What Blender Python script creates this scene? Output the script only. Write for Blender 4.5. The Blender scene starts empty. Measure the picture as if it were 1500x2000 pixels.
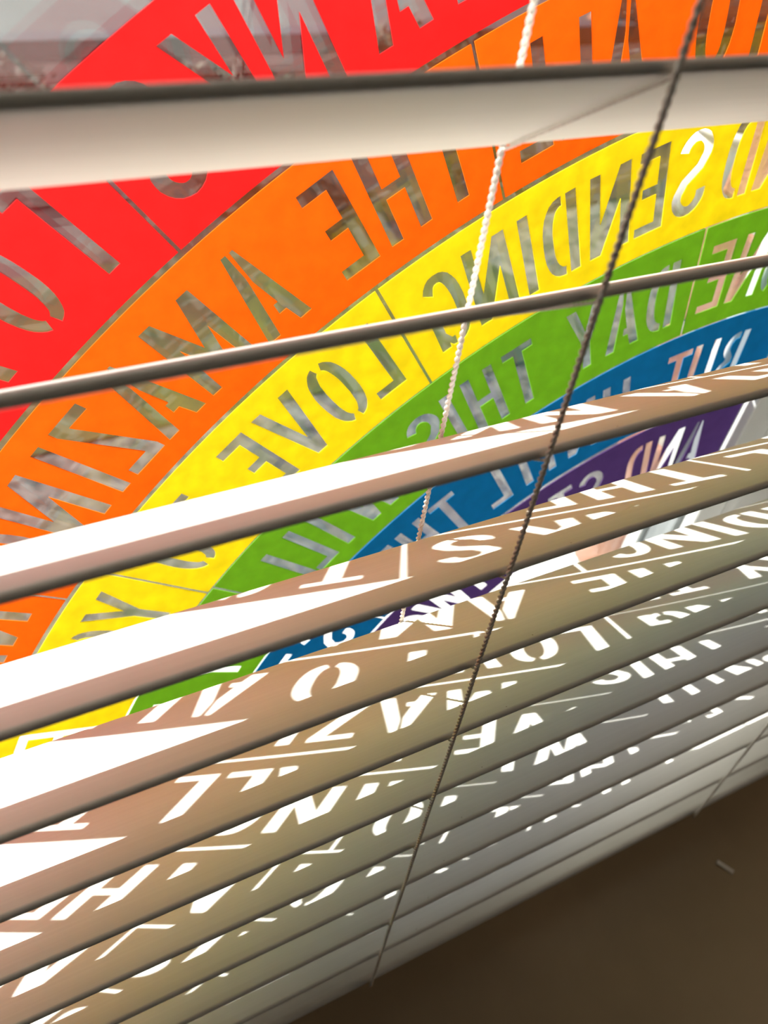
import bpy, bmesh, math, random
from math import sin, cos, pi, radians, sqrt, hypot, atan2
from mathutils import Vector, Matrix

random.seed(7)
SC = bpy.context.scene
COL = SC.collection
D = 0.116            # metres from the camera to the room-side edges of the slats
CAMZ = 1.45          # camera height above the room floor
def W(x, y, z):      # scene units of D measured from below the camera -> metres
    return Vector((x * D, y * D, CAMZ + z * D))

# ------------------------------------------------------------------ camera
cam_data = bpy.data.cameras.new('camera')
cam = bpy.data.objects.new('camera', cam_data)
COL.objects.link(cam)
Rm = Matrix(((0.88433845, 0.24556614, -0.39704253),
             (-0.45167249, 0.66512259, -0.59464603),
             (0.11805703, 0.70520154, 0.69910895)))
cam.matrix_world = Matrix.Translation(W(0, -1, 0)) @ Rm.to_4x4()
cam_data.sensor_fit = 'VERTICAL'
cam_data.sensor_height = 36.0
cam_data.sensor_width = 27.0
cam_data.lens = 1674.73 / 2000 * 36.0
cam_data.clip_start = 0.01
cam_data.clip_end = 200
cam_data.dof.use_dof = True
cam_data.dof.focus_distance = 0.29
cam_data.dof.aperture_fstop = cam_data.lens / 2.1
SC.camera = cam

# ------------------------------------------------------------------ world, sun, exposure
SUN = Vector((-0.574, 1.0, 0.832)).normalized()
world = bpy.data.worlds.new('sky')
SC.world = world
world.use_nodes = True
nt = world.node_tree
nt.nodes.clear()
out = nt.nodes.new('ShaderNodeOutputWorld')
bg = nt.nodes.new('ShaderNodeBackground')
sky = nt.nodes.new('ShaderNodeTexSky')
sky.sky_type = 'NISHITA'
sky.sun_disc = False
sky.sun_elevation = math.asin(SUN.z)
sky.sun_rotation = math.atan2(SUN.x, SUN.y)
sky.air_density = 1.0
sky.dust_density = 2.0
bg.inputs['Strength'].default_value = 0.13
nt.links.new(sky.outputs[0], bg.inputs[0])
nt.links.new(bg.outputs[0], out.inputs[0])

sun_data = bpy.data.lights.new('sun', 'SUN')
sun_data.energy = 13.0
sun_data.angle = 0.011
sun_data.color = (1.0, 0.955, 0.89)
sun = bpy.data.objects.new('sun', sun_data)
COL.objects.link(sun)
sun.rotation_euler = SUN.to_track_quat('Z', 'Y').to_euler()
sun.location = (-3, 6, 6)

SC.view_settings.view_transform = 'Standard'
SC.view_settings.look = 'None'
SC.view_settings.exposure = 0.0
SC.view_settings.gamma = 1.0
SC.view_settings.use_curve_mapping = False
try:
    SC.cycles.transparent_max_bounces = 24
    SC.cycles.max_bounces = 10
    SC.cycles.diffuse_bounces = 6
    SC.cycles.caustics_reflective = False
    SC.cycles.caustics_refractive = False
    SC.cycles.use_denoising = True
except Exception:
    pass

# ------------------------------------------------------------------ materials
def new_mat(name):
    m = bpy.data.materials.new(name)
    m.use_nodes = True
    return m, m.node_tree.nodes, m.node_tree.links

def plain(name, col, rough=0.6, spec=0.5, var=0.0, scale=20.0, bump=0.0, bscale=80.0, stretch=None, col2=None, metal=0.0):
    m, N, L = new_mat(name)
    b = N['Principled BSDF']
    b.inputs['Roughness'].default_value = rough
    b.inputs['Specular IOR Level'].default_value = spec
    b.inputs['Metallic'].default_value = metal
    b.inputs['Base Color'].default_value = (*col, 1)
    tc = N.new('ShaderNodeTexCoord')
    mp = N.new('ShaderNodeMapping')
    if stretch:
        mp.inputs['Scale'].default_value = stretch
    L.new(tc.outputs['Object'], mp.inputs[0])
    if var > 0 or col2:
        n = N.new('ShaderNodeTexNoise')
        n.inputs['Scale'].default_value = scale
        n.inputs['Detail'].default_value = 6
        L.new(mp.outputs[0], n.inputs['Vector'])
        r = N.new('ShaderNodeValToRGB')
        c2 = col2 if col2 else tuple(c * (1 - var) for c in col)
        c1 = col if col2 else tuple(min(1, c * (1 + var)) for c in col)
        r.color_ramp.elements[0].position = 0.38
        r.color_ramp.elements[1].position = 0.62
        r.color_ramp.elements[0].color = (*c2, 1)
        r.color_ramp.elements[1].color = (*c1, 1)
        L.new(n.outputs[0], r.inputs[0])
        L.new(r.outputs[0], b.inputs['Base Color'])
    if bump > 0:
        n2 = N.new('ShaderNodeTexNoise')
        n2.inputs['Scale'].default_value = bscale
        n2.inputs['Detail'].default_value = 4
        L.new(mp.outputs[0], n2.inputs['Vector'])
        bp = N.new('ShaderNodeBump')
        bp.inputs['Strength'].default_value = bump
        bp.inputs['Distance'].default_value = 0.001
        L.new(n2.outputs[0], bp.inputs['Height'])
        L.new(bp.outputs[0], b.inputs['Normal'])
    return m

def slat_material():
    m, N, L = new_mat('white_slat')
    b = N['Principled BSDF']
    b.inputs['Roughness'].default_value = 0.5
    b.inputs['Specular IOR Level'].default_value = 0.35
    tc = N.new('ShaderNodeTexCoord')
    mp = N.new('ShaderNodeMapping')
    mp.inputs['Scale'].default_value = (14, 900, 900)
    L.new(tc.outputs['Object'], mp.inputs[0])
    n = N.new('ShaderNodeTexNoise')
    n.inputs['Scale'].default_value = 1.0
    n.inputs['Detail'].default_value = 5
    L.new(mp.outputs[0], n.inputs['Vector'])
    r = N.new('ShaderNodeValToRGB')
    r.color_ramp.elements[0].color = (0.72, 0.71, 0.68, 1)
    r.color_ramp.elements[1].color = (0.765, 0.755, 0.725, 1)
    r.color_ramp.elements[0].position = 0.3
    r.color_ramp.elements[1].position = 0.7
    L.new(n.outputs[0], r.inputs[0])
    # sparse dust specks
    v = N.new('ShaderNodeTexVoronoi')
    v.inputs['Scale'].default_value = 110
    L.new(tc.outputs['Object'], v.inputs['Vector'])
    lt = N.new('ShaderNodeMath')
    lt.operation = 'LESS_THAN'
    lt.inputs[1].default_value = 0.03
    L.new(v.outputs['Distance'], lt.inputs[0])
    v2 = N.new('ShaderNodeSeparateColor')
    L.new(v.outputs['Color'], v2.inputs[0])
    gt = N.new('ShaderNodeMath')
    gt.operation = 'LESS_THAN'
    gt.inputs[1].default_value = 0.13
    L.new(v2.outputs[0], gt.inputs[0])
    mu = N.new('ShaderNodeMath')
    mu.operation = 'MULTIPLY'
    L.new(lt.outputs[0], mu.inputs[0])
    L.new(gt.outputs[0], mu.inputs[1])
    mix = N.new('ShaderNodeMix')
    mix.data_type = 'RGBA'
    L.new(mu.outputs[0], mix.inputs[0])
    L.new(r.outputs[0], mix.inputs[6])
    mix.inputs[7].default_value = (0.28, 0.23, 0.18, 1)
    L.new(mix.outputs[2], b.inputs['Base Color'])
    bp = N.new('ShaderNodeBump')
    bp.inputs['Strength'].default_value = 0.12
    bp.inputs['Distance'].default_value = 0.0003
    L.new(n.outputs[0], bp.inputs['Height'])
    L.new(bp.outputs[0], b.inputs['Normal'])
    return m

def paper(name, refl, trans):
    m, N, L = new_mat(name)
    N.clear()
    o = N.new('ShaderNodeOutputMaterial')
    tc = N.new('ShaderNodeTexCoord')
    n = N.new('ShaderNodeTexNoise')
    n.inputs['Scale'].default_value = 130
    n.inputs['Detail'].default_value = 7
    L.new(tc.outputs['Object'], n.inputs['Vector'])
    mr = N.new('ShaderNodeMapRange')
    mr.inputs[1].default_value = 0.3
    mr.inputs[2].default_value = 0.7
    mr.inputs[3].default_value = 0.93
    mr.inputs[4].default_value = 1.07
    L.new(n.outputs[0], mr.inputs[0])
    sh = []
    for cls, c in (('ShaderNodeBsdfDiffuse', refl), ('ShaderNodeBsdfTranslucent', trans)):
        vm = N.new('ShaderNodeVectorMath')
        vm.operation = 'SCALE'
        vm.inputs[0].default_value = c
        L.new(mr.outputs[0], vm.inputs['Scale'])
        s = N.new(cls)
        L.new(vm.outputs[0], s.inputs['Color'])
        sh.append(s)
    a = N.new('ShaderNodeAddShader')
    L.new(sh[0].outputs[0], a.inputs[0])
    L.new(sh[1].outputs[0], a.inputs[1])
    L.new(a.outputs[0], o.inputs[0])
    return m

def glass_material():
    m, N, L = new_mat('window_glass')
    N.clear()
    o = N.new('ShaderNodeOutputMaterial')
    g = N.new('ShaderNodeNewGeometry')
    dt = N.new('ShaderNodeVectorMath')
    dt.operation = 'DOT_PRODUCT'
    L.new(g.outputs['Normal'], dt.inputs[0])
    L.new(g.outputs['Incoming'], dt.inputs[1])
    ab = N.new('ShaderNodeMath'); ab.operation = 'ABSOLUTE'
    L.new(dt.outputs['Value'], ab.inputs[0])
    om = N.new('ShaderNodeMath'); om.operation = 'SUBTRACT'
    om.inputs[0].default_value = 1.0
    L.new(ab.outputs[0], om.inputs[1])
    pw = N.new('ShaderNodeMath'); pw.operation = 'POWER'
    pw.inputs[1].default_value = 5.0
    L.new(om.outputs[0], pw.inputs[0])
    ma = N.new('ShaderNodeMath'); ma.operation = 'MULTIPLY_ADD'
    ma.inputs[1].default_value = 0.955
    ma.inputs[2].default_value = 0.045
    L.new(pw.outputs[0], ma.inputs[0])
    tr = N.new('ShaderNodeBsdfTransparent')
    tr.inputs[0].default_value = (0.985, 0.995, 0.99, 1)
    gl = N.new('ShaderNodeBsdfGlossy')
    gl.inputs['Roughness'].default_value = 0.0
    mx = N.new('ShaderNodeMixShader')
    L.new(ma.outputs[0], mx.inputs[0])
    L.new(tr.outputs[0], mx.inputs[1])
    L.new(gl.outputs[0], mx.inputs[2])
    L.new(mx.outputs[0], o.inputs[0])
    return m

M = {
    'slat': slat_material(),
    'cord': plain('white_cord', (0.90, 0.86, 0.80), 0.85, 0.2, 0.06, 900),
    'upvc': plain('white_window_plastic', (0.82, 0.83, 0.83), 0.35, 0.5, 0.02, 8),
    'gasket': plain('grey_spacer_bar', (0.33, 0.36, 0.38), 0.5, 0.4, 0.05, 30),
    'glass': glass_material(),
    'sill': plain('dark_brown_board', (0.42, 0.33, 0.22), 0.22, 0.5, 0.10, 5, 0.05, 200),
    'wall': plain('warm_plaster', (0.68, 0.62, 0.54), 0.9, 0.2, 0.03, 4),
    'floor': plain('dark_carpet', (0.12, 0.10, 0.08), 0.95, 0.1, 0.2, 60),
    'ceiling': plain('ceiling_paint', (0.5, 0.48, 0.45), 0.9, 0.2, 0.02, 4),
    'render': plain('outer_wall_render', (0.45, 0.4, 0.36), 0.9, 0.2, 0.08, 9),
    'brick': plain('red_brick', (0.36, 0.17, 0.11), 0.85, 0.2, 0.2, 30, 0.5, 300),
    'mortar': plain('brick_mortar', (0.42, 0.38, 0.33), 0.95, 0.1, 0.1, 60, 0.4, 300),
    'ext_sill': plain('white_outer_sill', (0.8, 0.79, 0.76), 0.5, 0.4, 0.05, 10),
    'grass': plain('lawn_grass', (0.060, 0.070, 0.026), 0.95, 0.1, 0, 5, col2=(0.034, 0.038, 0.022)),
    'gravel': plain('grey_gravel', (0.125, 0.120, 0.122), 0.9, 0.2, 0, 22, col2=(0.040, 0.041, 0.045)),
    'shingle': plain('pale_shingle', (0.150, 0.135, 0.110), 0.9, 0.2, 0, 16, col2=(0.055, 0.057, 0.048)),
    'soil': plain('bark_soil', (0.044, 0.027, 0.024), 0.95, 0.1, 0, 6, col2=(0.022, 0.018, 0.020)),
    'path': plain('pale_concrete', (0.048, 0.050, 0.055), 0.85, 0.2, 0.08, 5),
    'kerb': plain('blue_grey_kerb', (0.022, 0.029, 0.042), 0.8, 0.3, 0.2, 9),
    'leaf': plain('shrub_leaf', (0.05, 0.06, 0.025), 0.7, 0.3, 0, 30, col2=(0.02, 0.026, 0.014)),
    'bark': plain('shrub_bark', (0.09, 0.06, 0.04), 0.9, 0.2, 0.2, 40),
    'pot': plain('white_glazed_pot', (0.85, 0.84, 0.82), 0.35, 0.5, 0.02, 6),
}
PAPER = {
    'red': paper('red_paper', (0.52, 0.026, 0.028), (0.40, 0.016, 0.010)),
    'orange': paper('orange_paper', (0.55, 0.13, 0.01), (0.42, 0.155, 0.0020)),
    'yellow': paper('yellow_paper', (0.60, 0.48, 0.02), (0.40, 0.375, 0.0008)),
    'green': paper('green_paper', (0.13, 0.30, 0.03), (0.170, 0.275, 0.024)),
    'blue': paper('blue_paper', (0.01, 0.16, 0.34), (0.0008, 0.108, 0.195)),
    'purple': paper('purple_paper', (0.10, 0.05, 0.17), (0.072, 0.050, 0.125)),
}

# ------------------------------------------------------------------ object helpers
def link(name, me, mat=None, parent=None, loc=None):
    o = bpy.data.objects.new(name, me)
    COL.objects.link(o)
    if mat is not None and me is not None and not me.materials:
        me.materials.append(mat)
    if parent is not None:
        o.parent = parent
    if loc is not None:
        o.location = loc
    return o

def tag(o, label=None, cat=None, group=None, kind=None):
    if label: o['label'] = label
    if cat: o['category'] = cat
    if group: o['group'] = group
    if kind: o['kind'] = kind
    return o

def empty(name, loc=(0, 0, 0)):
    o = bpy.data.objects.new(name, None)
    o.empty_display_size = 0.05
    COL.objects.link(o)
    o.location = loc
    return o

def mesh_from(name, verts, faces, smooth=False):
    me = bpy.data.meshes.new(name)
    me.from_pydata([tuple(v) for v in verts], [], faces)
    me.update()
    bm = bmesh.new(); bm.from_mesh(me)
    bmesh.ops.recalc_face_normals(bm, faces=bm.faces)
    bm.to_mesh(me); bm.free()
    if smooth:
        me.polygons.foreach_set('use_smooth', [True] * len(me.polygons))
    return me

def box_mesh(name, lo, hi, bevel=0.0):
    bm = bmesh.new()
    bmesh.ops.create_cube(bm, size=1)
    s = Vector(hi) - Vector(lo); c = (Vector(hi) + Vector(lo)) / 2
    for v in bm.verts:
        v.co = Vector((v.co.x * s.x, v.co.y * s.y, v.co.z * s.z)) + c
    if bevel > 0:
        bmesh.ops.bevel(bm, geom=bm.edges[:], offset=bevel, segments=2, affect='EDGES', profile=0.6)
    me = bpy.data.meshes.new(name); bm.to_mesh(me); bm.free()
    return me

def box(name, lo, hi, mat, parent=None, bevel=0.0, kind=None):
    o = link(name, box_mesh(name, lo, hi, bevel), mat, parent)
    if kind: o['kind'] = kind
    return o

def bx(name, lo, hi, mat, parent=None, bevel=0.0, kind=None):   # in units of D
    return box(name, W(*lo), W(*hi), mat, parent, bevel, kind)

def extrude_profile(name, prof, x0, x1, mat, parent=None, smooth=True, nx=1):   # prof: list of (y,z) in units of D
    n = len(prof)
    vs = []
    for k in range(nx + 1):
        x = x0 + (x1 - x0) * k / nx
        vs += [W(x, y, z) for y, z in prof]
    fs = []
    for k in range(nx):
        for i in range(n):
            a = k * n + i; b = k * n + (i + 1) % n
            fs.append((a, b, b + n, a + n))
    fs.append(tuple(range(n))); fs.append(tuple(range(nx * n, nx * n + n)))
    me = mesh_from(name, vs, fs, smooth)
    if smooth:
        bm = bmesh.new(); bm.from_mesh(me)
        for e in bm.edges:
            if len(e.link_faces) == 2 and e.calc_face_angle(0) > radians(50):
                e.smooth = False
        bm.to_mesh(me); bm.free()
    return link(name, me, mat, parent)

# ================================================================== THE SETTING
XL, XR = -9.0, 3.41           # glass, left and right edges
ZB, ZT = -4.12, 4.3           # glass, bottom and top
G = 1.09                      # room face of the inner pane
RX = 4.45                     # recess side wall
SILLZ = -4.93
FLOOR = -CAMZ / D

win = empty('window_1', W((XL + XR) / 2, 1.2, ZB)); win['kind'] = 'structure'
def wchild(name, lo, hi, mat, bevel=0.0):
    o = bx(name, lo, hi, mat, None, bevel)
    o.parent = win
    o.matrix_parent_inverse = Matrix.Translation(-win.location)
    return o
wchild('inner_pane', (XL - .2, G, ZB - .2), (XR + .2, G + .034, ZT + .2), M['glass'])
wchild('outer_pane', (XL - .2, 1.265, ZB - .2), (XR + .2, 1.30, ZT + .2), M['glass'])
# spacer bars between the panes
wchild('spacer_bar', (XR, G + .036, ZB), (XR + .14, 1.263, ZT), M['gasket'])
wchild('spacer_bar', (XL - .14, G + .036, ZB), (XL, 1.263, ZT), M['gasket'])
wchild('spacer_bar', (XL - .14, G + .036, ZB - .14), (XR + .14, 1.263, ZB - .001), M['gasket'])
wchild('spacer_bar', (XL - .14, G + .036, ZT + .001), (XR + .14, 1.263, ZT + .14), M['gasket'])
# frame: room side bead, outer lip
def frame_stile(x0, x1, side):
    wchild('frame_stile', (x0, .97, ZB - .75), (x1, 1.37, ZT + .6), M['upvc'], 0.0015)
frame_stile(XR + .21, RX + .35, 1)
frame_stile(XL - .6, XL - .21, -1)
wchild('glazing_bead', (XR, 1.02, ZB), (XR + .205, G - .002, ZT), M['upvc'], 0.001)
wchild('glazing_bead', (XL - .205, 1.02, ZB), (XL, G - .002, ZT), M['upvc'], 0.001)
wchild('glazing_bead', (XL - .205, 1.02, ZB - .205), (XR + .205, G - .002, ZB - .001), M['upvc'], 0.001)
wchild('outer_lip', (XR, 1.302, ZB - .2), (XR + .205, 1.39, ZT + .2), M['upvc'], 0.001)
wchild('outer_lip', (XL - .205, 1.302, ZB - .2), (XL, 1.39, ZT + .2), M['upvc'], 0.001)
wchild('outer_lip', (XL - .205, 1.302, ZB - .2), (XR + .205, 1.39, ZB - .001), M['upvc'], 0.001)
wchild('frame_rail', (XL - .21, .97, ZB - .75), (XR + .21, 1.37, ZB - .21), M['upvc'], 0.0015)
wchild('frame_rail', (XL - .21, .97, ZT + .21), (XR + .21, 1.37, ZT + .6), M['upvc'], 0.0015)

# outer sill with a sloping top
prof = [(1.392, ZB - .06), (1.86, ZB - .15), (1.90, ZB - .16), (1.90, ZB - .36), (1.85, ZB - .36), (1.85, ZB - .24), (1.392, ZB - .6)]
osill = extrude_profile('trim_1', prof, XL - .4, XR + .12, M['ext_sill'], None, False)
osill['kind'] = 'structure'

# window board inside
bs = box('trim_2', (W(XL - 1.2, 0, 0).x, -0.34, W(0, 0, SILLZ - .2).z), (W(RX + .2, 0, 0).x, W(0, .965, 0).y, W(0, 0, SILLZ).z), M['sill'], None, 0.003)
bs['kind'] = 'structure'

# walls of the room
zf, zc = 0.0, 2.45
yw0, yw1 = W(0, .1, 0).y, W(0, 1.36, 0).y       # window wall: room face further in than the frame
wx0, wx1 = W(XL - .62, 0, 0).x, W(RX, 0, 0).x
wf = empty('wall_front'); wf['kind'] = 'structure'
box('wall_panel', (-3.0, 0.02, zf), (wx0, yw1, zc), M['wall'], wf)
box('wall_panel', (wx1 + .002, 0.02, zf), (2.2, yw1, zc), M['wall'], wf)
box('wall_panel', (wx0, 0.02, zf), (wx1 + .002, yw1, W(0, 0, ZB - .77).z - 0.02), M['wall'], wf)
box('wall_panel', (wx0, 0.02, W(0, 0, ZT + .62).z), (wx1 + .002, yw1, zc), M['wall'], wf)
box('wall_left', (-3.1, -4.0, zf), (-3.0, yw1, zc), M['wall'], kind='structure')
wrt = empty('wall_right'); wrt['kind'] = 'structure'
box('wall_panel', (2.2, -4.0, zf), (2.3, -3.3, zc), M['wall'], wrt)
box('wall_panel', (2.2, -1.3, zf), (2.3, yw1, zc), M['wall'], wrt)
box('wall_panel', (2.2, -3.3, zf), (2.3, -1.3, .95), M['wall'], wrt)
box('wall_panel', (2.2, -3.3, 2.15), (2.3, -1.3, zc), M['wall'], wrt)
w2 = empty('fill_window', (2.25, -2.3, .95)); w2['kind'] = 'structure'  # unseen window added so sky light fills the room softly
for lo, hi in (((2.22, -3.3, .95), (2.29, -3.24, 2.15)), ((2.22, -1.36, .95), (2.29, -1.3, 2.15)), ((2.22, -2.33, 1.01), (2.29, -2.27, 2.09)), ((2.22, -3.24, .95), (2.29, -1.36, 1.01)), ((2.22, -3.24, 2.09), (2.29, -1.36, 2.15))):
    o = box('frame_bar', lo, hi, M['upvc'], None, .004); o.parent = w2; o.matrix_parent_inverse = Matrix.Translation(-w2.location)
o = box('pane', (2.25, -3.24, 1.01), (2.256, -1.36, 2.09), M['glass']); o.parent = w2; o.matrix_parent_inverse = Matrix.Translation(-w2.location)
box('wall_back', (-3.1, -4.1, zf), (2.3, -4.0, zc), M['wall'], kind='structure')
box('floor', (-3.1, -4.1, -0.1), (2.3, yw1, 0.0), M['floor'], kind='structure')
box('ceiling', (-3.1, -4.1, zc), (2.3, yw1, zc + .1), M['ceiling'], kind='structure')

# unseen lamp added behind the camera as warm fill for the room
lamp = empty('added_fill_lamp', (1.3, -0.42, 2.2)); tag(lamp, 'added unseen warm fill lamp in the room behind the viewer', 'lamp')
def glow(name, col, e):
    m, N, L = new_mat(name); b = N['Principled BSDF']
    b.inputs['Base Color'].default_value = (*col, 1); b.inputs['Emission Color'].default_value = (*col, 1); b.inputs['Emission Strength'].default_value = e
    return m
def ball(name, r, seg, sq, mat, parent, z):
    bm = bmesh.new(); bmesh.ops.create_uvsphere(bm, u_segments=seg, v_segments=seg // 2, radius=r)
    for v in bm.verts: v.co.z = v.co.z * sq + z
    me = bpy.data.meshes.new(name); bm.to_mesh(me); bm.free(); me.polygons.foreach_set('use_smooth', [True] * len(me.polygons))
    return link(name, me, mat, parent)
ball('fill_globe', .16, 28, .55, glow('fill_glow', (1.0, .74, .46), 5.5), lamp, 0)
link('fill_stem', box_mesh('fill_stem', (-.01, -.01, .088), (.01, .01, .25), .003), M['upvc'], lamp)

# brick leaf outside: the right-hand reveal with every brick, plain wall beyond it
yb0, yb1 = W(0, 1.395, 0).y, W(0, 1.74, 0).y
wr = empty('wall_outer'); wr['kind'] = 'structure'
box('mortar_bed', (W(3.455, 0, 0).x, yb0, -0.2), (3.2, yb1 - .004, 2.6), M['mortar'], wr)
zb = W(0, 0, ZB - .72).z
k = 0
brick_me = [box_mesh('brick', (0, 0, 0), (L, yb1 - yb0, .065), 0.003) for L in (0.215, 0.1025)]
for m_ in brick_me: m_.materials.append(M['brick'])
z = zb
while z < W(0, 0, ZT + .4).z:
    x = W(3.43, 0, 0).x
    for j in range(2):
        me = brick_me[(k + j) % 2]
        link('brick', me, None, wr, (x + random.uniform(-.0006, .0006), yb0 + random.uniform(-.0003, .001), z))
        x += (0.215, 0.1025)[(k + j) % 2] + .010
    z += .075; k += 1
box('render_panel', (-4.0, yb0, -0.2), (W(XL - .45, 0, 0).x, yb1, 2.6), M['render'], wr)
box('render_panel', (W(XL - .45, 0, 0).x + .001, yb0, -0.2), (W(3.454, 0, 0).x, yb1, W(0, 0, ZB - .62).z), M['render'], wr)
box('render_panel', (W(XL - .45, 0, 0).x + .001, yb0, W(0, 0, ZT + .3).z), (W(3.454, 0, 0).x, yb1, 2.6), M['render'], wr)

# ================================================================== GARDEN (seen blurred through the cut letters)
GZ = CAMZ - 1.6
def ground(name, x0, x1, y0, y1, mat, kind='structure', h=0.0, wob=0.0, n=24):
    """a ground patch with an uneven edge and gentle bumps"""
    vs, fs = [], []
    for j in range(n + 1):
        for i in range(n + 1):
            x = x0 + (x1 - x0) * i / n; y = y0 + (y1 - y0) * j / n
            if j in (0, n): y += wob * (sin(x * 3.1) + .6 * sin(x * 7.7 + 1))
            if i in (0, n): x += wob * (sin(y * 4.3) + .5 * sin(y * 9.1 + 2))
            vs.append((x, y, GZ + h + (0.004 * sin(x * 9) * cos(y * 11) if h else 0)))
    for j in range(n):
        for i in range(n):
            a = j * (n + 1) + i
            fs.append((a, a + 1, a + n + 2, a + n + 1))
    o = link(name, mesh_from(name, vs, fs), mat)
    o['kind'] = kind
    return o
ground('ground_far', -40, 40, yb1, 60, M['path'])
ground('gravel_bed', -4, 9, yb1 + .01, 1.74, M['gravel'], 'structure', .012, .03)
ground('lawn', -6, 1.95, 1.72, 2.62, M['grass'], 'structure', .018, .05)
ground('shingle_bed', 1.9, 9, 1.70, 2.66, M['shingle'], 'structure', .016, .05)
ground('soil_bed', -6, 9, 2.60, 4.60, M['soil'], 'structure', .020, .05)
kb = box('kerb_edge', (-8, 4.66, GZ), (9, 4.80, GZ + .10), M['kerb'], None, .01, 'structure')

# low brick wall at the end of the bed
gw = empty('garden_wall', (4.4, 4.9, GZ)); tag(gw, 'low red brick garden wall far behind the window, right', 'wall')
def gchild(name, lo, hi, mat, bevel=0):
    o = box(name, lo, hi, mat, None, bevel); o.parent = gw; o.matrix_parent_inverse = Matrix.Translation(-gw.location); return o
gchild('mortar_core', (4.42, 4.91, GZ - .01), (7.5, 5.0, GZ + .44), M['mortar'])
gme = box_mesh('brick', (0, 0, 0), (.215, .1, .065), .004); gme.materials.append(M['brick'])
for r_ in range(6):
    for c_ in range(13):
        link('brick', gme, None, gw, (0.0 + c_ * .225 + (.11 if r_ % 2 else 0), random.uniform(-.004, .004), r_ * .075))
gchild('coping_stone', (4.38, 4.86, GZ + .445), (7.55, 5.04, GZ + .50), M['path'], .01)

def shrub(x, y, rad, h, n, label, seed):
    rnd = random.Random(seed)
    root = empty('shrub', (x, y, GZ + .02)); tag(root, label, 'shrub', 'shrubs in the garden bed')
    vs, fs = [], []
    for q in range(n):
        th = rnd.uniform(0, 2 * pi); ph = math.acos(rnd.uniform(-.6, 1)); rr = rad * (rnd.uniform(.25, 1) ** .5) * (1 + .18 * sin(3 * th + seed))
        c = Vector((rr * sin(ph) * cos(th), rr * sin(ph) * sin(th), h * .55 + h * .45 * cos(ph) * rnd.uniform(.7, 1)))
        a = Vector((rnd.gauss(0, 1), rnd.gauss(0, 1), rnd.gauss(0, 1))).normalized(); b = a.orthogonal().normalized()
        s = rnd.uniform(.018, .034)
        up = a.cross(b) * .004
        i0 = len(vs)
        vs += [c - a * s, c - b * s * .45 + up, c + a * s, c + b * s * .45 + up]
        fs.append((i0, i0 + 1, i0 + 2)); fs.append((i0, i0 + 2, i0 + 3))
    o = link('foliage', mesh_from('foliage', vs, fs), M['leaf'], root); o['kind'] = 'stuff'
    for q in range(5):
        th = q * 1.26 + seed; a = Vector((0, 0, 0)); b = Vector((cos(th) * rad * .6, sin(th) * rad * .6, h * .7))
        link('stem', tube([a, (a + b) / 2 + Vector((0, 0, .03)), b], [.011, .008, .005], 6), M['bark'], root)
    return root

def tube(pts, rad, sides=8, name='tube', cap=True):
    vs, fs = [], []
    n = len(pts)
    prev = None
    for i, p in enumerate(pts):
        t = (Vector(pts[min(i + 1, n - 1)]) - Vector(pts[max(i - 1, 0)])).normalized()
        if prev is None:
            u = t.orthogonal().normalized()
        else:
            u = (prev - t * prev.dot(t)).normalized()
        prev = u
        v = t.cross(u)
        r_ = rad[i] if isinstance(rad, (list, tuple)) else rad
        for s in range(sides):
            a = 2 * pi * s / sides
            vs.append(Vector(p) + (u * cos(a) + v * sin(a)) * r_)
    for i in range(n - 1):
        for s in range(sides):
            a = i * sides + s; b = i * sides + (s + 1) % sides
            fs.append((a, b, b + sides, a + sides))
    if cap:
        fs.append(tuple(range(sides))); fs.append(tuple(range((n - 1) * sides, n * sides)))
    return mesh_from(name, vs, fs, True)

shrub(1.15, 3.15, .34, .46, 900, 'dark green leafy shrub in the soil bed, nearest the middle of the window', 1)
shrub(2.15, 3.45, .30, .50, 800, 'green shrub between the other two in the soil bed', 2)
shrub(0.25, 3.7, .36, .40, 800, 'low green shrub at the left of the soil bed', 3)

# white plant pot on the shingle
pot = empty('plant_pot', (3.13, 2.42, GZ + .016)); tag(pot, 'round white glazed plant pot standing on the pale shingle', 'pot')
def lathe(name, prof, seg, mat, parent):
    vs, fs = [], []
    for r_, z_ in prof:
        for s in range(seg):
            a = 2 * pi * s / seg
            vs.append((r_ * cos(a), r_ * sin(a), z_))
    for i in range(len(prof) - 1):
        for s in range(seg):
            a = i * seg + s; b = i * seg + (s + 1) % seg
            fs.append((a, b, b + seg, a + seg))
    fs.append(tuple(range(seg)))
    fs.append(tuple(range((len(prof) - 1) * seg, len(prof) * seg)))
    return link(name, mesh_from(name, vs, fs, True), mat, parent)
lathe('pot_body', [(.11, 0), (.15, .03), (.20, .12), (.215, .22), (.20, .32), (.175, .37)], 32, M['pot'], pot)
lathe('pot_rim', [(.172, .372), (.20, .375), (.205, .395), (.19, .41), (.165, .41), (.158, .39), (.150, .372)], 32, M['pot'], pot)
lathe('potting_soil', [(.148, .3722), (.149, .385), (.08, .392), (.01, .394)], 24, M['soil'], pot)

# ================================================================== THE VENETIAN BLIND
P = 0.381            # slat pitch
RN = 0.0113          # half thickness of a slat
SX0, SX1 = -9.3, 4.32
blind = empty('venetian_blind', W(0, .18, SILLZ + .03))
tag(blind, 'white venetian blind of wide tilted slats hanging inside the window', 'blind')
def bl(o):
    o.parent = blind; o.matrix_parent_inverse = Matrix.Translation(-blind.location); return o

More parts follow.
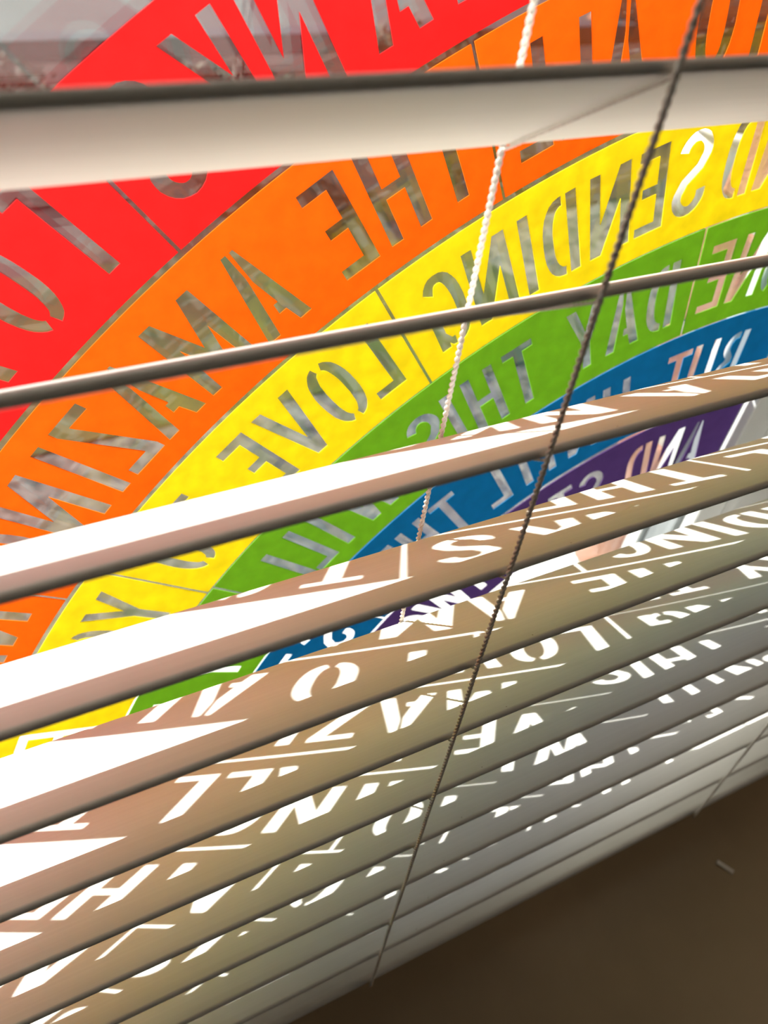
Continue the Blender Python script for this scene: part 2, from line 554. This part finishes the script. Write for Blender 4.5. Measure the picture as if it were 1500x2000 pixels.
def slat_profile(cy, cz, ey, ez, r, crown, nn=10, na=7):
    dx, dz = ey - cy, ez - cz; L = hypot(dx, dz); tx, tz = dx / L, dz / L
    nx_, nz = -tz, tx                      # upper normal
    if nz < 0: nx_, nz = -nx_, -nz
    top, bot = [], []
    for i in range(nn + 1):
        s = i / nn; c = crown * (1 - (2 * s - 1) ** 2)
        px, pz = cy + dx * s, cz + dz * s
        top.append((px + nx_ * (r + c), pz + nz * (r + c)))
        bot.append((px + nx_ * (-r + c), pz + nz * (-r + c)))
    capo, capi = [], []
    for k_ in range(1, na):
        a = pi * k_ / na
        capo.append((ey + (nx_ * cos(a) + tx * sin(a)) * r, ez + (nz * cos(a) + tz * sin(a)) * r))
        capi.append((cy + (-nx_ * cos(a) - tx * sin(a)) * r, cz + (-nz * cos(a) - tz * sin(a)) * r))
    return top + capo + bot[::-1] + capi

def slat_ends(i, r=RN):
    return (r, -P * i + .4 * r), (.353 - .8 * r, -P * i - .228 - .5 * r)

(c0, e0) = slat_ends(1)
slat0 = extrude_profile('slat', slat_profile(c0[0], c0[1], e0[0], e0[1], RN, .0008), SX0, SX1, M['slat'])
bl(slat0)
for i in list(range(-11, 1)) + list(range(2, 12)):
    o = slat0.copy(); COL.objects.link(o)
    o.location.z = -(i - 1) * P * D + random.uniform(-.0002, .0002)
    o.location.x = random.uniform(-.0008, .0008)
R2 = .022
ci, ei = (R2, -P * 12 + .3 * R2), (.353 - R2, -P * 12 - .228 + .3 * R2)
rail = extrude_profile('bottom_rail', slat_profile(ci[0], ci[1], ei[0], ei[1], R2, .002), SX0, SX1, M['slat']); bl(rail)
hz = -P * -11 + .25
bl(bx('headrail', (SX0, -.04, hz), (SX1, .40, hz + .42), M['slat'], None, .002))

def rope_mesh(name, a, b, strand, off, pitch, nst=2, sides=6, step=10, sag=0.0, wob=0.0):
    a, b = Vector(a), Vector(b); t = (b - a); L = t.length; t.normalize()
    u = t.orthogonal().normalized(); v = t.cross(u)
    n = max(8, int(L / pitch * step))
    vs, fs = [], []
    for s_ in range(nst):
        ph = 2 * pi * s_ / nst
        base = len(vs)
        for i in range(n + 1):
            f = i / n
            ang = 2 * pi * f * L / pitch + ph
            c = a + t * (L * f) + (u * cos(ang) + v * sin(ang)) * off
            c += u * wob * sin(f * L * 37) + v * wob * .7 * sin(f * L * 53 + 1) + Vector((0, 0, -sag * sin(pi * f)))
            w = -u * sin(ang) + v * cos(ang)
            tt = (t + w * (2 * pi * off / pitch)).normalized()
            p_ = (u * cos(ang) + v * sin(ang)); q_ = tt.cross(p_)
            for s in range(sides):
                aa = 2 * pi * s / sides
                vs.append(c + (p_ * cos(aa) + q_ * sin(aa)) * strand)
        for i in range(n):
            for s in range(sides):
                x = base + i * sides + s; y = base + i * sides + (s + 1) % sides
                fs.append((x, y, y + sides, x + sides))
        fs.append(tuple(base + s for s in range(sides))); fs.append(tuple(base + n * sides + s for s in range(sides)))
    me = bpy.data.meshes.new(name); me.from_pydata([tuple(q) for q in vs], [], fs); me.update()
    me.polygons.foreach_set('use_smooth', [True] * len(me.polygons))
    return me

LAD = (-1.13, 1.045, 3.19)
mm = .001
fr_me = rope_mesh('ladder_cord', W(LAD[1], -.0098, hz), W(LAD[1], -.0098, -P * 12 - .03), .48 * mm, .38 * mm, 4.2 * mm, wob=.12 * mm)
bk_me = rope_mesh('ladder_cord', W(LAD[1], .366, hz), W(LAD[1], .366, -P * 12 - .24), .48 * mm, .38 * mm, 4.2 * mm, wob=.12 * mm)
(c1, e1) = slat_ends(1)
tn = Vector((e1[0] - c1[0], e1[1] - c1[1])).normalized(); nrm = Vector((-tn.y, tn.x))
if nrm.y > 0: nrm = -nrm
o_ = nrm * (RN + .0055)
ra = (c1[0] + o_.x - tn.x * .012, c1[1] + o_.y - tn.y * .012); rb = (e1[0] + o_.x + tn.x * .012, e1[1] + o_.y + tn.y * .012)
rung_me = rope_mesh('rung', W(LAD[1], ra[0], ra[1]), W(LAD[1] - .012, rb[0], rb[1]), .26 * mm, .2 * mm, 3.0 * mm)
tail_me = None
for xl in LAD:
    dx = (xl - LAD[1]) * D
    for me in (fr_me, bk_me):
        o = link('ladder_cord', me, M['cord']); bl(o); o.location.x = dx
        root_ = o
        if me is fr_me:
            for i in range(-11, 12):
                g_ = link('rung', rung_me, M['cord'], None); g_.parent = o
                g_.location = (0, 0, -(i - 1) * P * D)

# pale sliver lying on the window board
sv = link('pale_sliver', box_mesh('pale_sliver', (-.0062, -.0017, 0), (.0062, .0017, .0012), .0005), plain('sliver_pale', (.92, .90, .86), .25, .6))
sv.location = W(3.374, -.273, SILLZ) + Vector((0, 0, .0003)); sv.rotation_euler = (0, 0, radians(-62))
tag(sv, 'small pale sliver lying on the dark window board', 'litter')

# ================================================================== THE PAPER RAINBOW
CX, CZ = 3.327848, -4.624927
PY = G - .004
def stroke(pts, w):
    n = len(pts); Lf, Rt = [], []
    for i, p in enumerate(pts):
        a = pts[max(i - 1, 0)]; b = pts[min(i + 1, n - 1)]
        tx, ty = b[0] - a[0], b[1] - a[1]; L = hypot(tx, ty) or 1; nx_, ny = -ty / L, tx / L
        Lf.append((p[0] + nx_ * w / 2, p[1] + ny * w / 2)); Rt.append((p[0] - nx_ * w / 2, p[1] - ny * w / 2))
    return Lf + Rt[::-1]
def arc(cx, cy, rx, ry, a0, a1, n=14, p=2.4):
    out_ = []
    for i in range(n + 1):
        a = radians(a0 + (a1 - a0) * i / n); c, s = cos(a), sin(a)
        out_.append((cx + rx * math.copysign(abs(c) ** (2 / p), c), cy + ry * math.copysign(abs(s) ** (2 / p), s)))
    return out_
S_ = .125
def ring(cx, cy, rx, ry, a0, a1, s=S_, n=16):
    return arc(cx, cy, rx, ry, a0, a1, n) + arc(cx, cy, rx - s, ry - s * .85, a1, a0, n)
def rect(x0, y0, x1, y1): return [(x0, y0), (x1, y0), (x1, y1), (x0, y1)]
def glyph(c):
    s = S_
    if c == 'I': return s, [rect(0, 0, s, 1)]
    if c == 'T': return .42, [[(.148, 0), (.272, 0), (.272, .885), (.42, .885), (.42, 1), (0, 1), (0, .885), (.148, .885)]]
    if c == 'H': return .44, [[(0, 0), (s, 0), (s, .45), (.44 - s, .45), (.44 - s, 0), (.44, 0), (.44, 1), (.44 - s, 1), (.44 - s, .57), (s, .57), (s, 1), (0, 1)]]
    if c == 'E': return .37, [[(0, 0), (.37, 0), (.37, .12), (s, .12), (s, .45), (.31, .45), (.31, .57), (s, .57), (s, .88), (.37, .88), (.37, 1), (0, 1)]]
    if c == 'F': return .36, [[(0, 0), (s, 0), (s, .43), (.31, .43), (.31, .55), (s, .55), (s, .88), (.36, .88), (.36, 1), (0, 1)]]
    if c == 'L': return .35, [[(0, 0), (.35, 0), (.35, .125), (s, .125), (s, 1), (0, 1)]]
    if c == 'N': return .50, [[(0, 0), (s, 0), (s, .60), (.362, 0), (.50, 0), (.50, 1), (.50 - s, 1), (.50 - s, .40), (.138, 1), (0, 1)]]
    if c == 'M': return .60, [[(0, 0), (.115, 0), (.135, .60), (.245, .17), (.355, .17), (.465, .60), (.485, 0), (.60, 0), (.585, 1), (.455, 1), (.30, .46), (.145, 1), (.015, 1)]]
    if c == 'W': return .74, [[(.15, 0), (.29, 0), (.37, .58), (.45, 0), (.59, 0), (.74, 1), (.61, 1), (.52, .34), (.43, 1), (.31, 1), (.22, .34), (.13, 1), (0, 1)]]
    if c == 'A': return .50, [[(0, 0), (.13, 0), (.168, .19), (.245, .19), (.235, .31), (.19, .31), (.235, .62), (.222, 1), (.186, 1)],
                              [(.37, 0), (.50, 0), (.314, 1), (.262, 1), (.262, .70), (.275, .60)]]
    if c == 'V': return .50, [[(.185, 0), (.315, 0), (.50, 1), (.37, 1), (.25, .30), (.13, 1), (0, 1)]]
    if c == 'Y': return .50, [[(.1875, 0), (.3125, 0), (.3125, .42), (.50, 1), (.365, 1), (.25, .60), (.135, 1), (0, 1), (.1875, .42)]]
    if c == 'Z': return .40, [[(0, 0), (.40, 0), (.40, .12), (.145, .12), (.40, .90), (.40, 1), (.015, 1), (.015, .88), (.255, .88), (0, .10)]]
    if c == 'X': return .48, [[(0, 0), (.135, 0), (.24, .33), (.345, 0), (.48, 0), (.31, .51), (.47, 1), (.335, 1), (.24, .68), (.145, 1), (.01, 1), (.17, .51)]]
    if c == 'K': return .47, [[(0, 0), (s, 0), (s, .30), (.19, .42), (.335, 0), (.475, 0), (.275, .545), (.46, 1), (.325, 1), (s, .52), (s, 1), (0, 1)]]
    if c == 'O': return .45, [ring(.225, .5, .225, .5, 100, 262), ring(.225, .5, .225, .5, 282, 440)]
    if c == 'D': return .43, [rect(0, 0, s, 1), [(.175, 1)] + arc(.18, .5, .25, .5, 84, -84) + [(.175, 0), (.175, .12)] + arc(.165, .5, .14, .385, -80, 80) + [(.175, .88)]]
    if c == 'U': return .45, [[(0, 1), (0, .25)] + arc(.225, .25, .225, .25, 180, 360, 12) + [(.45, 1), (.325, 1)] + arc(.225, .25, .1, .14, 360, 180, 8) + [(.125, 1)]]
    if c == 'G': return .45, [arc(.225, .5, .225, .5, 38, 262, 18) + [(.20, .13)] + arc(.225, .5, .10, .38, 255, 38, 16), [(.25, 0), (.30, .01), (.33, .06), (.335, 0), (.45, 0), (.45, .46), (.24, .46), (.24, .345), (.335, .345), (.335, .22), (.29, .13), (.25, .13)]]
    if c == 'C': return .43, [ring(.225, .5, .225, .5, 32, 328, n=20)]
    if c == 'S':
        pts = arc(.22, .745, .16, .19, 12, 195, 12, 2) + [(.085, .66), (.13, .57), (.22, .50), (.31, .43), (.355, .34)] + arc(.22, .255, .16, .19, 15, -192, 14, 2)
        return .44, [stroke(pts, .125)]
    if c == 'B': return .43, [rect(0, 0, s, 1), [(.17, 1)] + arc(.20, .76, .20, .24, 80, -60, 8, 2) + arc(.20, .27, .23, .27, 60, -80, 10, 2) + [(.17, 0), (.17, .12)] + arc(.20, .27, .11, .15, -70, 70, 8, 2) + [(.17, .46), (.17, .55)] + arc(.19, .76, .09, .13, -60, 70, 8, 2) + [(.17, .88)]]
    if c == 'P': return .42, [rect(0, 0, s, 1), [(.17, 1)] + arc(.19, .72, .23, .28, 80, -80, 12, 2) + [(.17, .44), (.17, .56)] + arc(.19, .72, .11, .16, -70, 70, 8, 2) + [(.17, .88)]]
    if c == 'R': return .45, [rect(0, 0, s, 1), [(.17, 1)] + arc(.19, .73, .23, .27, 80, -50, 12, 2) + [(.45, 0), (.32, 0), (.22, .44), (.17, .44), (.17, .56)] + arc(.19, .73, .11, .15, -70, 70, 8, 2) + [(.17, .88)]]
    return .3, []

# radii (inner, outer), baseline radius, cap height, and letters as (char, centre angle in degrees)
BANDS = {
    'red': (4.393, 4.893, 4.482, .335), 'orange': (3.867, 4.372, 3.949, .340), 'yellow': (3.343, 3.847, 3.432, .330),
    'green': (2.830, 3.335, 2.915, .322), 'blue': (2.322, 2.820, 2.402, .318), 'purple': (1.811, 2.304, 1.885, .318),
}
def advance(word, r, start, gap=.105):
    """letters of a word laid out from the angle where it starts (right end as seen from the room)"""
    outl = []; a = start
    rm = r + .16
    for ch in word:
        w, _ = glyph(ch)
        if ch == ' ': a += math.degrees(.12 / rm); continue
        outl.append((ch, a + math.degrees(w * .33 / 2 / rm)))
        a += math.degrees((w * .33 + gap * .33) / rm)
    return outl
TEXT = {
    'red': [('T', 112.6), ('H', 115.1), ('A', 118.05), ('N', 121.45), ('K', 124.0), ('S', 126.55), ('T', 130.35), ('O', 133.1), ('A', 136.4), ('L', 138.5), ('L', 140.4), ('T', 143.55), ('H', 145.75), ('E', 147.85)] + advance('NURSES', 4.478, 150.6),
    'orange': advance('AND', 3.949, 92.4) + [('T', 101.9), ('O', 104.5), ('A', 109.2), ('L', 111.65), ('L', 113.8), ('T', 117.72), ('H', 120.45), ('E', 123.1), ('A', 127.25), ('M', 130.5), ('A', 133.7), ('Z', 136.28), ('I', 138.13), ('N', 140.55), ('G', 143.4), ('N', 148.2), ('H', 151.2), ('S', 153.9)] + advance('TEAM', 3.949, 158.2),
    'yellow': advance('AND', 3.432, 93.3) + [('S', 104.3), ('E', 107.05), ('N', 109.8), ('D', 113.0), ('I', 115.1), ('N', 117.45), ('G', 120.35), ('L', 125.2), ('O', 127.75), ('V', 130.75), ('E', 133.65), ('T', 138.35), ('O', 140.9), ('Y', 146.05), ('O', 148.9), ('U', 151.9)] + advance('EACH', 3.432, 157.3),
    'green': [('O', 93.4), ('N', 96.6), ('E', 100.0), ('D', 105.0), ('A', 108.4), ('Y', 111.7), ('T', 117.1), ('H', 120.35), ('I', 122.95), ('S', 125.2), ('W', 131.4), ('I', 135.2), ('L', 137.75), ('L', 140.1), ('F', 145.2), ('L', 148.2), ('Y', 151.25), ('B', 156.6), ('Y', 160.2)],
    'blue': [('B', 94.5), ('U', 98.25), ('T', 101.5), ('U', 108.6), ('N', 112.6), ('T', 116.5), ('I', 119.4), ('L', 122.9), ('T', 127.85), ('H', 131.7), ('E', 135.2), ('N', 139.0), ('S', 146.2), ('T', 150.5), ('A', 154.3), ('Y', 158.3)] + advance('SAFE', 2.402, 163.0),
    'purple': [('A', 94.9), ('N', 99.4), ('D', 104.3), ('S', 111.8), ('T', 116.3), ('A', 120.7), ('Y', 125.4), ('T', 132.0), ('W', 136.9), ('O', 142.2)] + advance('METRES', 1.885, 150.5),
}
SPLITS = {
    'red': [128.37, 149.5], 'orange': [115.8, 145.72, 157.0], 'yellow': [123.1, 143.5, 168.0],
    'green': [102.15, 142.95], 'blue': [142.2], 'purple': [147.0],
}
LABELS = {
    'red': ['red paper strip cut with THANKS, top right of the red arc', 'red paper strip cut with TO ALL THE, middle of the red arc', 'red paper strip cut with NURSES, lowest of the red arc'],
    'orange': ['orange paper strip cut with TO ALL, top of the orange arc', 'orange paper strip cut with THE AMAZING', 'orange paper strip cut with NHS at the left side of the window', 'orange paper strip cut with TEAM, lowest of the orange arc'],
    'yellow': ['yellow paper strip cut with the words AND SENDING', 'yellow paper strip cut with LOVE TO', 'yellow paper strip cut with YOU EACH, low in the yellow arc', 'plain yellow paper strip, lowest of the yellow arc'],
    'green': ['green paper strip cut with ONE, beside the right window frame', 'green paper strip cut with DAY THIS WILL', 'green paper strip cut with FLY BY, lowest of the green arc'],
    'blue': ['blue paper strip cut with BUT UNTIL THEN', 'blue paper strip starting with STAY, lowest of the blue arc'],
    'purple': ['purple paper strip cut with AND STAY TWO', 'shorter purple paper strip, lowest of the purple arc'],
}
def make_strip(colour, a0, a1, letters, first, last, label):
    ri, ro, rb, hh = BANDS[colour]
    jx = random.uniform(-.0015, .0015)
    g_ = math.degrees(.0055 / ((ri + ro) / 2))
    def pt(r, a): return (CX + r * cos(radians(a)), CZ + r * sin(radians(a)))
    def lim(r, a, which):
        if which == 'first': return math.degrees(math.acos((XR - .012 - CX) / r))
        if which == 'last': return 180 - math.degrees(math.asin((ZB + .02 - CZ) / r))
        return a
    s_o = lim(ro, a0 + g_, 'first' if first else ''); s_i = lim(ri, a0 + g_, 'first' if first else '')
    e_o = lim(ro, a1 - g_, 'last' if last else ''); e_i = lim(ri, a1 - g_, 'last' if last else '')
    n = 60
    outer = [pt(ro + jx, s_o + (e_o - s_o) * i / n) for i in range(n + 1)]
    inner = [pt(ri + jx, e_i + (s_i - e_i) * i / n) for i in range(n + 1)]
    cu = bpy.data.curves.new('strip_curve', 'CURVE')
    cu.dimensions = '2D'; cu.fill_mode = 'BOTH'; cu.extrude = .0035 * D / 2 / D
    def spl(pts):
        sp = cu.splines.new('POLY'); sp.points.add(len(pts) - 1)
        for q, p_ in zip(sp.points, pts): q.co = (p_[0], p_[1], 0, 1)
        sp.use_cyclic_u = True
    spl(outer + inner)
    for ch, ang in letters:
        w, polys = glyph(ch)
        a = radians(ang); er = (cos(a), sin(a)); et = (-sin(a), cos(a))
        if abs(math.degrees(w * hh / rb)) / 2 + ang > a1 + .3 and not last: pass
        for poly in polys:
            pp = []
            for u, v in poly:
                uu = (u - w / 2) * hh + random.uniform(-.0006, .0006); vv = rb + v * hh + random.uniform(-.0006, .0006)
                pp.append((CX + er[0] * vv + et[0] * uu, CZ + er[1] * vv + et[1] * uu))
            spl(pp)
    tmp = bpy.data.objects.new('tmp', cu); COL.objects.link(tmp)
    dg = bpy.context.evaluated_depsgraph_get()
    me = bpy.data.meshes.new_from_object(tmp.evaluated_get(dg))
    bpy.data.objects.remove(tmp); bpy.data.curves.remove(cu)
    mid = pt((ri + ro) / 2, (a0 + a1) / 2); org = W(mid[0], PY, mid[1])
    for v in me.vertices:
        q = W(v.co.x, PY + v.co.z, v.co.y)
        v.co = q - org
    me.materials.clear(); me.materials.append(PAPER[colour]); me.name = 'paper_strip'
    o = link('paper_strip', me, None, None, org)
    tag(o, label, 'paper strip', colour + ' paper strips of the rainbow')
    return o
for colour in BANDS:
    cuts = [88.0] + SPLITS[colour] + [176.0]
    for k_ in range(len(cuts) - 1):
        a0, a1 = cuts[k_], cuts[k_ + 1]
        let = [(c, a) for c, a in TEXT[colour] if a0 < a < a1 and c != ' ' and a < 170]
        make_strip(colour, a0, a1, let, k_ == 0, k_ == len(cuts) - 2, LABELS[colour][k_])
bpy.context.view_layer.update()
